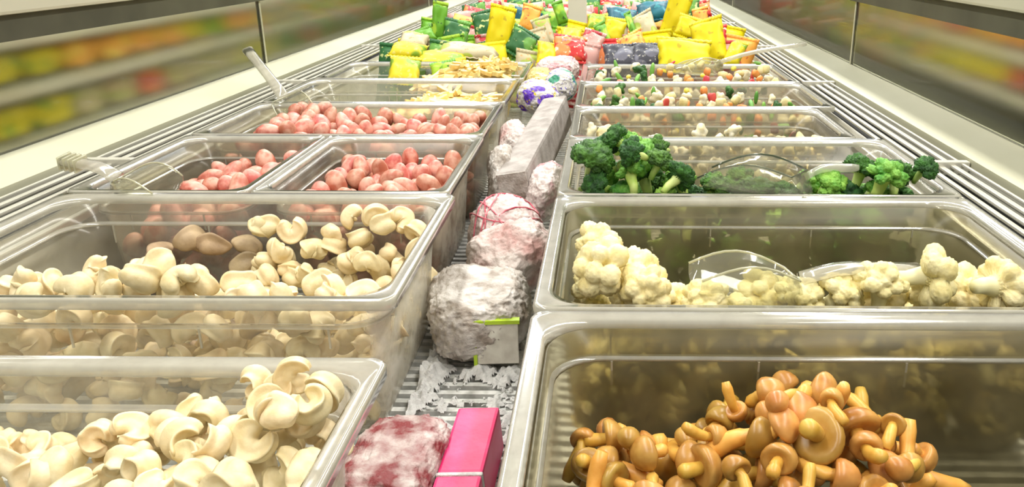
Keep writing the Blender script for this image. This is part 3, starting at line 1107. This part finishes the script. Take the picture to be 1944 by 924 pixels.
b = lane_bag('frozen_berry_pack', 'frost-crusted pack of dark red berries, nearest in the middle lane', 'frozen pack', (-0.181, 0.622, 0.614),
             (0.078, 0.13, 0.060), (4, 0, -4), MP['berry'], 1, 0.10, 18, 0.5)
b = empty('frozen_food_box', (-0.1200, 0.640, 0.606), (R(4), R(-3), R(-2)))
tag(b, 'bright magenta box with a white edge beside the berry pack', 'frozen box')
obj('carton', box_mesh('carton', -0.020, 0.020, -0.030, 0.066, -0.024, 0.024, 0.003), MP['magenta'], b, False)
tag(obj('white_band', box_mesh('white_band', -0.0205, 0.0205, -0.0345, -0.030, -0.0245, 0.0245, 0.002), M['snow'], b, False),
    'frosty white end band')
obj('carton_end', box_mesh('carton_end', -0.020, 0.020, -0.066, -0.0345, -0.024, 0.024, 0.003), MP['magenta'], b, False)
b = lane_bag('frozen_bag', 'large frost-covered bag with a lime-edged label on its front', 'frozen bag', (-0.154, 0.952, 0.628),
             (0.122, 0.165, 0.084), (0, 0, 4), MP['greyish'], 3, 0.16, 16, 0.65)
obj('label_sticker', box_mesh('label_sticker', 0.002, 0.050, -0.0815, -0.074, -0.036, 0.016, 0.001), MP['label'], b, False)
tag(obj('label_edge', box_mesh('label_edge', 0.000, 0.052, -0.083, -0.0735, 0.015, 0.0195), MP['lime'], b, False), 'lime green top edge')
tag(obj('label_edge', box_mesh('label_edge', -0.002, 0.002, -0.083, -0.0735, -0.038, 0.019), MP['lime'], b, False), 'lime green left edge')
lane_bag('frozen_bag', 'pinkish frosted bag lying slantwise behind the lime-labelled bag', 'frozen bag', (-0.130, 1.085, 0.645),
         (0.125, 0.12, 0.095), (0, -24, 8), MP['pinkish'], 4, 0.18)
b = lane_bag('netted_bag', 'round white frosted bag wrapped in red netting', 'frozen bag', (-0.150, 1.195, 0.643),
             (0.108, 0.12, 0.11), (0, 0, 0), MP['white_red'], 5, 0.08, 18, 0.95)
rr = random.Random(3)
for k in range(7):
    n0 = Vector((rr.uniform(-1, 1), rr.uniform(-1, 1), rr.uniform(-1, 1))).normalized()
    u = n0.orthogonal().normalized()
    w = n0.cross(u)
    pts = []
    for q in range(25):
        a = 2 * math.pi * q / 24
        d = (u * math.cos(a) + w * math.sin(a) + n0 * 0.35 * math.sin(a * 2 + k)).normalized()
        pts.append(Vector((d.x * 0.0585, d.y * 0.0640, d.z * 0.0595)))
    obj('net_cord', tube('net_cord', pts, 0.0012, 5), MP['vein'], b)
b = empty('frozen_food_box', (-0.122, 1.53, 0.700), (R(6), R(-10), R(-7)))
tag(b, 'long grey frosted carton lying lengthwise in the middle lane', 'frozen box')
me = box_mesh('carton', -0.026, 0.026, -0.225, 0.225, -0.032, 0.032, 0.006)
obj('carton', me, MP['card'], b, False)
obj('carton_flap', box_mesh('carton_flap', -0.025, 0.025, -0.2275, -0.2245, -0.031, 0.031, 0.001), MP['greyish'], b, False)
lane_bag('frozen_bag', 'small frosted bag with red specks wedged right of the long carton', 'frozen bag', (-0.098, 1.33, 0.668),
         (0.055, 0.13, 0.09), (0, 10, -4), MP['white_red'], 7, 0.15)
lane_bag('frozen_bag', 'crumpled white film bag left of the long carton', 'frozen bag', (-0.176, 1.58, 0.690),
         (0.055, 0.18, 0.09), (0, 14, 6), MP['pinkish'], 8, 0.25)
lane_bag('frozen_bag', 'narrow snow-white bag behind the crumpled film bag', 'frozen bag', (-0.176, 1.40, 0.66),
         (0.05, 0.14, 0.12), (0, 0, 6), MP['greyish'], 18, 0.25)
PB = [pack_mat('violet_white_print', (0.50, 0.47, 0.46), (0.10, 0.03, 0.38), (0.55, 0.45, 0.04), 22),
      pack_mat('yellow_white_print', (0.50, 0.40, 0.14), (0.52, 0.47, 0.40), (0.46, 0.32, 0.02), 20),
      pack_mat('pink_white_print', (0.52, 0.42, 0.41), (0.50, 0.26, 0.28), (0.6, 0.57, 0.54), 20),
      pack_mat('blue_green_print', (0.50, 0.48, 0.46), (0.05, 0.26, 0.16), (0.08, 0.06, 0.42), 24)]
for k, (nm, loc, sz, rt, m_) in enumerate([
        ('violet and white printed bag at the far end of the lane', (-0.150, 1.90, 0.725), (0.09, 0.16, 0.07), (0, 10, 8), 0),
        ('yellow and white printed bag beside the fries, far in the lane', (-0.160, 2.08, 0.722), (0.07, 0.17, 0.08), (0, 0, 5), 1),
        ('white bag with blue and green print, far in the lane', (-0.105, 2.03, 0.735), (0.07, 0.16, 0.07), (0, -14, 0), 3),
        ('pale pink frosted bag closing the far end of the lane', (-0.125, 2.27, 0.735), (0.11, 0.16, 0.07), (0, 0, 4), 2)]):
    lane_bag('frozen_bag', nm, 'frozen bag', loc, sz, rt, PB[m_], 30 + k, 0.2)

# snow on the grate and on the packs
bm = bmesh.new()
gx, gy = 70, 220
X0, X1, Y0, Y1 = -0.210, -0.078, 0.60, 1.02
idx = {}
for j in range(gy + 1):
    for i in range(gx + 1):
        x, y = X0 + (X1 - X0) * i / gx, Y0 + (Y1 - Y0) * j / gy
        h = noise.noise(Vector((x * 38, y * 38, 1.0))) * 0.6 + noise.noise(Vector((x * 150, y * 150, 3.0))) * 0.55
        side_ = max(0, 1 - (x - X0) / 0.040) + max(0, 1 - (X1 - x) / 0.045) + max(0, 1 - abs(y - 0.87) / 0.03)
        h = (h + 0.5 * side_ - 0.13) * 0.016
        idx[i, j] = bm.verts.new((x, y, 0.5792 + h)) if h > 0 else None
for j in range(gy):
    for i in range(gx):
        q = [idx[i, j], idx[i + 1, j], idx[i + 1, j + 1], idx[i, j + 1]]
        if all(q):
            bm.faces.new(q)
for v in [v for v in bm.verts if not v.link_faces]:
    bm.verts.remove(v)
o = obj('snow', fin(bm, 'snow'), M['snow'])
tag(o, 'loose snow lying on the freezer grate in the middle lane', 'snow', kind='stuff')

# ------------------------------------------------------------------ colourful bags heaped beyond the pans
BM = {
    'yellow': pack_mat('yellow_film', (0.68, 0.56, 0.004), (0.74, 0.63, 0.008), (0.48, 0.36, 0.008), 9),
    'yellow_green': pack_mat('yellow_green_film', (0.60, 0.50, 0.01), (0.20, 0.34, 0.02), (0.62, 0.56, 0.12), 15),
    'green': pack_mat('green_film', (0.12, 0.33, 0.02), (0.34, 0.54, 0.04), (0.04, 0.12, 0.02), 12),
    'dark_green': pack_mat('dark_green_film', (0.03, 0.13, 0.04), (0.12, 0.30, 0.05), (0.55, 0.6, 0.25), 14),
    'red': pack_mat('red_film', (0.55, 0.03, 0.03), (0.80, 0.25, 0.08), (0.86, 0.70, 0.55), 14),
    'pink': pack_mat('pink_white_film', (0.55, 0.30, 0.27), (0.42, 0.03, 0.04), (0.62, 0.55, 0.50), 18),
    'teal': pack_mat('teal_film', (0.015, 0.10, 0.15), (0.02, 0.16, 0.22), (0.05, 0.25, 0.30), 9),
    'cream': pack_mat('cream_film', (0.48, 0.42, 0.27), (0.34, 0.42, 0.06), (0.56, 0.30, 0.12), 18),
    'orange': pack_mat('orange_film', (0.78, 0.35, 0.06), (0.86, 0.66, 0.12), (0.5, 0.08, 0.04), 14),
    'dark': pack_mat('slate_film', (0.04, 0.04, 0.055), (0.13, 0.13, 0.17), (0.4, 0.38, 0.34), 18)}
DESC = {'yellow': 'bright yellow bag', 'yellow_green': 'yellow bag with green print', 'green': 'leaf-green bag',
        'dark_green': 'dark green bag', 'red': 'red bag with orange print', 'pink': 'white bag with red print', 'teal': 'dark teal bag',
        'cream': 'cream bag with lime print', 'orange': 'orange bag with red print', 'dark': 'slate-grey bag'}


def bag_mesh(w, h, t, seed):
    """pillow bag standing in XZ, crimped top and bottom seals, as two parts"""
    nx, nz = 12, 14
    vs, fs = [], []
    for s in (1, -1):
        for j in range(nz + 1):
            v = -1 + 2 * j / nz
            for i in range(nx + 1):
                u = -1 + 2 * i / nx
                th = t / 2 * (max(0, 1 - u ** 4) ** 0.5) * (max(0, 1 - abs(v) ** 3.5) ** 0.6)
                th *= 1 + 0.35 * noise.noise(Vector((u * 2 + seed, v * 2, s)))
                x = u * w / 2 * (1 - 0.07 * (1 - v * v) - 0.02 * math.sin(v * 9))
                vs.append((x, s * th + 0.006 * noise.noise(Vector((u, v, seed))), v * h / 2))
    k = (nx + 1) * (nz + 1)
    for s in (0, 1):
        for j in range(nz):
            for i in range(nx):
                a = s * k + j * (nx + 1) + i
                q = (a, a + 1, a + nx + 2, a + nx + 1)
                fs.append(q if s == 0 else tuple(reversed(q)))
    me = mesh('film', vs, fs)
    bm = bmesh.new()
    bm.from_mesh(me)
    bmesh.ops.remove_doubles(bm, verts=bm.verts, dist=0.0006)
    bmesh.ops.recalc_face_normals(bm, faces=bm.faces)
    bm.to_mesh(me)
    bm.free()
    seals = []
    for s in (-1, 1):
        vs, fs = [], []
        n = 20
        for j in range(2):
            for i in range(n + 1):
                u = -1 + 2 * i / n
                vs.append((u * w / 2, 0.0012 * (1 if i % 2 else -1), s * (h / 2 + 0.012 * j - 0.002)))
        for i in range(n):
            fs.append((i, i + 1, n + 2 + i, n + 1 + i))
        seals.append(mesh('seal', vs, fs))
    return me, seals


BAGS = {}


def bag(key, size, loc, rot, label, group=None, seals=True, seed=1, name='food_bag'):
    """one printed bag; its base colour lives in the material slot of each object"""
    q = (size, seed)
    if q not in BAGS:
        BAGS[q] = bag_mesh(*size, seed)
        BAGS[q][0].materials.append(BM['yellow'])
        for s in BAGS[q][1]:
            s.materials.append(BM['yellow'])
    me, sl = BAGS[q]
    t = empty(name, loc, [R(a) for a in rot])
    parts = [obj('film', me, None, t)]
    if seals:
        for s in sl:
            parts.append(solid(obj('seal', s, None, t), 0.001))
    for p in parts:
        p.material_slots[0].link = 'OBJECT'
        p.material_slots[0].material = BM[key]
    tag(t, label, 'bag', group)
    return t


rb = random.Random(5)
SZ = [(0.115, 0.165, 0.045), (0.10, 0.15, 0.04), (0.125, 0.175, 0.05)]


def bag_col(x, y):
    if y < 2.6:
        if x < -0.40:
            return rb.choice(['yellow_green', 'yellow', 'green', 'cream', 'dark_green'])
        if x < -0.15:
            return rb.choice(['yellow', 'cream', 'dark_green', 'green', 'orange'])
        if x < 0.05:
            return rb.choice(['red', 'red', 'orange', 'pink'])
        return rb.choice(['dark', 'dark', 'pink', 'orange'])
    if y < 3.1:
        if x < -0.3:
            return rb.choice(['dark_green', 'green', 'green', 'yellow', 'pink'])
        if x < 0:
            return rb.choice(['cream', 'orange', 'green', 'yellow', 'pink'])
        return rb.choice(['pink', 'yellow', 'cream', 'orange', 'green'])
    if y < 3.9:
        return rb.choice(['pink', 'orange', 'cream', 'red', 'yellow' if x > 0 else 'green', 'teal'])
    return rb.choice(['pink', 'pink', 'red', 'pink', 'red', 'cream', 'dark_green'])


rows = []
y = 2.43
while y < 5.3:
    row = []
    x = -0.615 + rb.uniform(-.01, .03)
    while x < 0.395:
        row.append((x, y + rb.uniform(-.015, .015)))
        x += rb.uniform(0.115, 0.140)
    rows.append(row)
    y += 0.105 if y < 3.4 else 0.16
for ri, row in enumerate(rows):
    for ci, (x, y) in enumerate(row):
        if -0.24 < x < 0.01 and 3.36 < y < 3.70:
            continue
        key = bag_col(x, y)
        sz = rb.choice(SZ)
        ty = rb.uniform(-16, 16)
        z = 0.5785 + sz[1] / 2 * abs(math.cos(R(ty))) + sz[0] / 2 * abs(math.sin(R(ty))) + 0.014 + rb.uniform(0, 0.02)
        bag(key, sz, (x, y, z), (rb.uniform(-26, -6), ty, rb.uniform(-22, 22)),
            f"{DESC[key]}, {ordinal(ci)} from left in {ordinal(ri)} row behind the pans, standing", 'printed bags standing in rows behind the pans',
            seals=ri < 9, seed=rb.choice([1, 2]))
# bags lying or leaning on top that the photo singles out
for key, sz, loc, rot, lb in [
        ('yellow_green', (0.103, 0.100, 0.036), (-0.558, 2.420, 0.769), (-80, 4, 4), 'yellow-green roll-shaped bag lying at the far left corner of the heap'),
        ('cream', (0.084, 0.100, 0.030), (-0.562, 2.520, 0.788), (-75, 6, 4), 'greyish cream bag behind the yellow-green roll'),
        ('green', (0.068, 0.053, 0.024), (-0.544, 2.580, 0.791), (-50, -20, 20), 'small leaf-green bag leaning below the tall green one'),
        ('green', (0.050, 0.111, 0.024), (-0.523, 2.720, 0.822), (-14, 12, 25), 'leaf-green bag standing highest at the left edge of the heap'),
        ('cream', (0.183, 0.100, 0.039), (-0.391, 2.450, 0.763), (-80, 4, 3), 'long cream bag with lime print lying across, left of the upright yellow one'),
        ('dark_green', (0.082, 0.075, 0.026), (-0.468, 2.700, 0.789), (-30, 14, 10), 'dark green bag behind the long cream one'),
        ('dark_green', (0.083, 0.096, 0.032), (-0.395, 2.850, 0.798), (-30, -14, 0), 'dark green bag right behind, touching the upright yellow one'),
        ('yellow', (0.078, 0.139, 0.030), (-0.313, 2.550, 0.807), (-14, 14, 12), 'upright crumpled bright yellow bag left of the centre post'),
        ('yellow_green', (0.143, 0.100, 0.030), (-0.458, 2.385, 0.750), (-75, 0, 4), 'flat yellow-green bag at the left front edge of the heap'),
        ('orange', (0.066, 0.086, 0.026), (-0.257, 2.950, 0.814), (-30, 16, 6), 'orange bag with red print left of the centre post'),
        ('cream', (0.062, 0.097, 0.024), (-0.196, 2.750, 0.788), (-34, -20, 0), 'cream and green bag leaning by the post'),
        ('green', (0.041, 0.077, 0.024), (-0.160, 3.100, 0.820), (-24, -20, 0), 'narrow lime bag just left of the centre post'),
        ('dark_green', (0.085, 0.083, 0.029), (-0.249, 2.550, 0.776), (-36, 30, 6), 'dark green bag right of the upright yellow one'),
        ('yellow', (0.058, 0.100, 0.031), (-0.165, 2.420, 0.758), (-60, 10, 6), 'small yellow pack at the front beside the lane'),
        ('red', (0.098, 0.083, 0.029), (-0.101, 2.450, 0.772), (-50, 8, 4), 'red and orange bag at the front below the post'),
        ('yellow', (0.066, 0.100, 0.030), (-0.104, 2.620, 0.788), (-70, 0, 0), 'small yellow pack lying on the red and orange bag'),
        ('pink', (0.067, 0.085, 0.026), (-0.041, 2.520, 0.777), (-46, 16, -8), 'pale red-printed bag right of the red and orange bag'),
        ('green', (0.039, 0.087, 0.024), (-0.005, 2.680, 0.785), (-40, -30, -8), 'slim lime and white bag leaning right of the post'),
        ('yellow', (0.073, 0.086, 0.029), (0.029, 2.780, 0.792), (-46, 8, -10), 'bright yellow bag below the teal ones'),
        ('orange', (0.083, 0.074, 0.026), (0.079, 2.520, 0.777), (-50, -30, -8), 'salmon orange bag behind the slate-grey row'),
        ('cream', (0.079, 0.127, 0.031), (0.125, 2.720, 0.801), (-46, -30, -10), 'long white bag slanting below the teal bags'),
        ('green', (0.023, 0.111, 0.024), (0.082, 2.700, 0.812), (-46, -30, -10), 'narrow lime-green bag slanting beside the long white one'),
        ('teal', (0.112, 0.100, 0.039), (0.061, 3.050, 0.813), (-66, 6, 4), 'dark teal bag lying nearest the post'),
        ('teal', (0.118, 0.100, 0.049), (0.165, 3.000, 0.835), (-64, -8, -6), 'larger dark teal bag left of the tall yellow one'),
        ('yellow_green', (0.066, 0.100, 0.030), (-0.029, 2.950, 0.805), (-70, 0, 0), 'olive-yellow pack lying against the foot of the post'),
        ('dark', (0.096, 0.100, 0.030), (0.043, 2.400, 0.757), (-62, 0, 4), 'slate-grey bag at the front, nearest the lane'),
        ('dark', (0.093, 0.100, 0.030), (0.120, 2.400, 0.760), (-62, 0, -4), 'slate-grey bag at the front, left of the largest yellow bag'),
        ('yellow', (0.157, 0.105, 0.037), (0.220, 2.360, 0.763), (-46, 5, 4), 'largest plain yellow bag, tipped over the farthest right pan'),
        ('yellow', (0.098, 0.141, 0.038), (0.297, 2.460, 0.787), (-34, -18, -14), 'second large yellow bag, leaning on the tipped largest one'),
        ('yellow', (0.078, 0.166, 0.030), (0.224, 2.720, 0.852), (-14, 14, -8), 'tallest yellow bag, standing up at the right of the heap'),
        ('yellow', (0.069, 0.069, 0.024), (0.249, 2.620, 0.816), (-42, 16, -8), 'crumpled yellow bag in front of the tallest yellow one'),
        ('dark_green', (0.069, 0.086, 0.027), (0.287, 2.950, 0.846), (-30, -10, -10), 'dark green bag behind the tallest yellow one'),
        ('red', (0.052, 0.058, 0.024), (0.345, 3.050, 0.835), (-30, -20, -20), 'red bag at the right edge of the heap, farther back'),
        ('orange', (0.056, 0.079, 0.024), (0.313, 2.850, 0.816), (-30, -14, -20), 'orange bag at the right edge of the heap'),
        ('red', (0.045, 0.057, 0.024), (0.345, 2.600, 0.793), (-40, -14, -20), 'dark red pack right of the second large yellow bag'),
        ('yellow_green', (0.051, 0.100, 0.030), (0.366, 2.420, 0.762), (-60, 10, -20), 'small yellow and red pack in the right front corner'),
        ('yellow_green', (0.084, 0.100, 0.030), (-0.530, 2.240, 0.738), (-60, 6, 8), 'yellow-green printed pack inside the farthest left pan'),
        ('green', (0.068, 0.043, 0.024), (-0.419, 2.200, 0.749), (-58, -10, 8), 'green pack beside the heaped fries'),
        ('yellow', (0.040, 0.034, 0.024), (-0.389, 2.270, 0.748), (-50, -10, 8), 'small yellow pack touching the heaped fries')]:
    bag(key, sz, loc, rot, lb, seed=4)

# ------------------------------------------------------------------ shelving beyond the side glass
M['board'] = surf('shelf_metal', (0.24, 0.24, 0.17), (0.30, 0.30, 0.22), 4, 0.5)
M['price'] = surf('price_strip', (0.42, 0.38, 0.29), (0.48, 0.45, 0.36), 4, 0.5)
for sx, xf, shelves, side_name in ((-1, -1.95, (0.22, 0.42, 0.60, 0.765), 'left'), (1, 1.75, (0.20, 0.44, 0.615, 0.80), 'right')):
    t = empty('store_shelf', (xf, 6, 0))
    tag(t, f'long shelving run with packed goods beyond the {side_name} side glass', 'shelf')
    xb = xf + sx * 0.45

    def sb(nm, a, b, y0, y1, z0, z1, mt):
        o_ = obj(nm, box_mesh(nm, min(a, b) - xf, max(a, b) - xf, y0 - 6, y1 - 6, z0, z1), mt, t, False)
        return o_
    sb('back_panel', xb, xb + sx * 0.02, 0.3, 13, 0, 1.9, surf('shelf_back', (0.13, 0.13, 0.08), None, 2, 0.6))
    sb('plinth', xf + sx * 0.02, xb, 0.3, 13, 0, 0.10, M['body'])
    for z in shelves:
        sb('shelf_board', xf, xb, 0.3, 13, z - 0.02, z, M['board'])
        sb('price_rail', xf - sx * 0.012, xf, 0.3, 13, z - 0.030, z + 0.002, M['price'])
rs = random.Random(9)
PK = {}
for key in BM:
    PK[key] = None
pm = lump_mesh('pack', 0.110, 0.05, 0.058, 0.10, 14, 2, 3, pw=0.45)
pm.materials.append(BM['yellow'])
for sx, xf, spec in ((-1, -1.95, ((0.60, 'upper', ['yellow_green', 'green', 'yellow', 'orange', 'orange', 'cream']),
                                  (0.42, 'middle', ['dark_green', 'dark_green', 'yellow_green', 'red', 'cream']),
                                  (0.22, 'lowest', ['yellow_green', 'green', 'dark_green']))),
                     (1, 1.75, ((0.615, 'upper', ['yellow', 'green', 'yellow_green', 'red', 'orange', 'pink']),
                                (0.44, 'middle', ['yellow_green', 'orange', 'dark_green', 'red', 'yellow'])))):
    for z, lev, cols in spec:
        y = 1.6
        k = 0
        while y < 10.5:
            key = cols[int((y * 0.9 + rs.random()) % len(cols))] if rs.random() < 0.6 else rs.choice(cols)
            o = obj('food_pack', pm, None)
            o.material_slots[0].link = 'OBJECT'
            o.material_slots[0].material = BM[key]
            o.location = (xf + sx * 0.09, y, z + 0.068)
            o.rotation_euler = (0, 0, R(90) + rs.uniform(-.1, .1))
            o.scale = (1, 1, rs.uniform(0.9, 1.0) if z > 0.5 else 1)
            tag(o, f"{DESC[key].replace(' bag', ' pack')}, {ordinal(k)} along {lev} shelf beyond {'left' if sx < 0 else 'right'} side glass", 'pack',
                f"packs on the {lev} shelf beyond the {'left' if sx < 0 else 'right'} glass")
            y += 0.235
            k += 1
o = empty('cardboard_box', (1.95, 3.05, 0.203), (0, 0, 0))
tag(o, 'pale cardboard box on the low shelf beyond the right side glass', 'box')
obj('box_body', box_mesh('box_body', -0.13, 0.13, -0.10, 0.10, 0.0, 0.16, 0.004), M['sill'], o, False)
obj('box_lid', box_mesh('box_lid', -0.135, 0.135, -0.105, 0.105, 0.16, 0.18, 0.004), M['rail'], o, False)
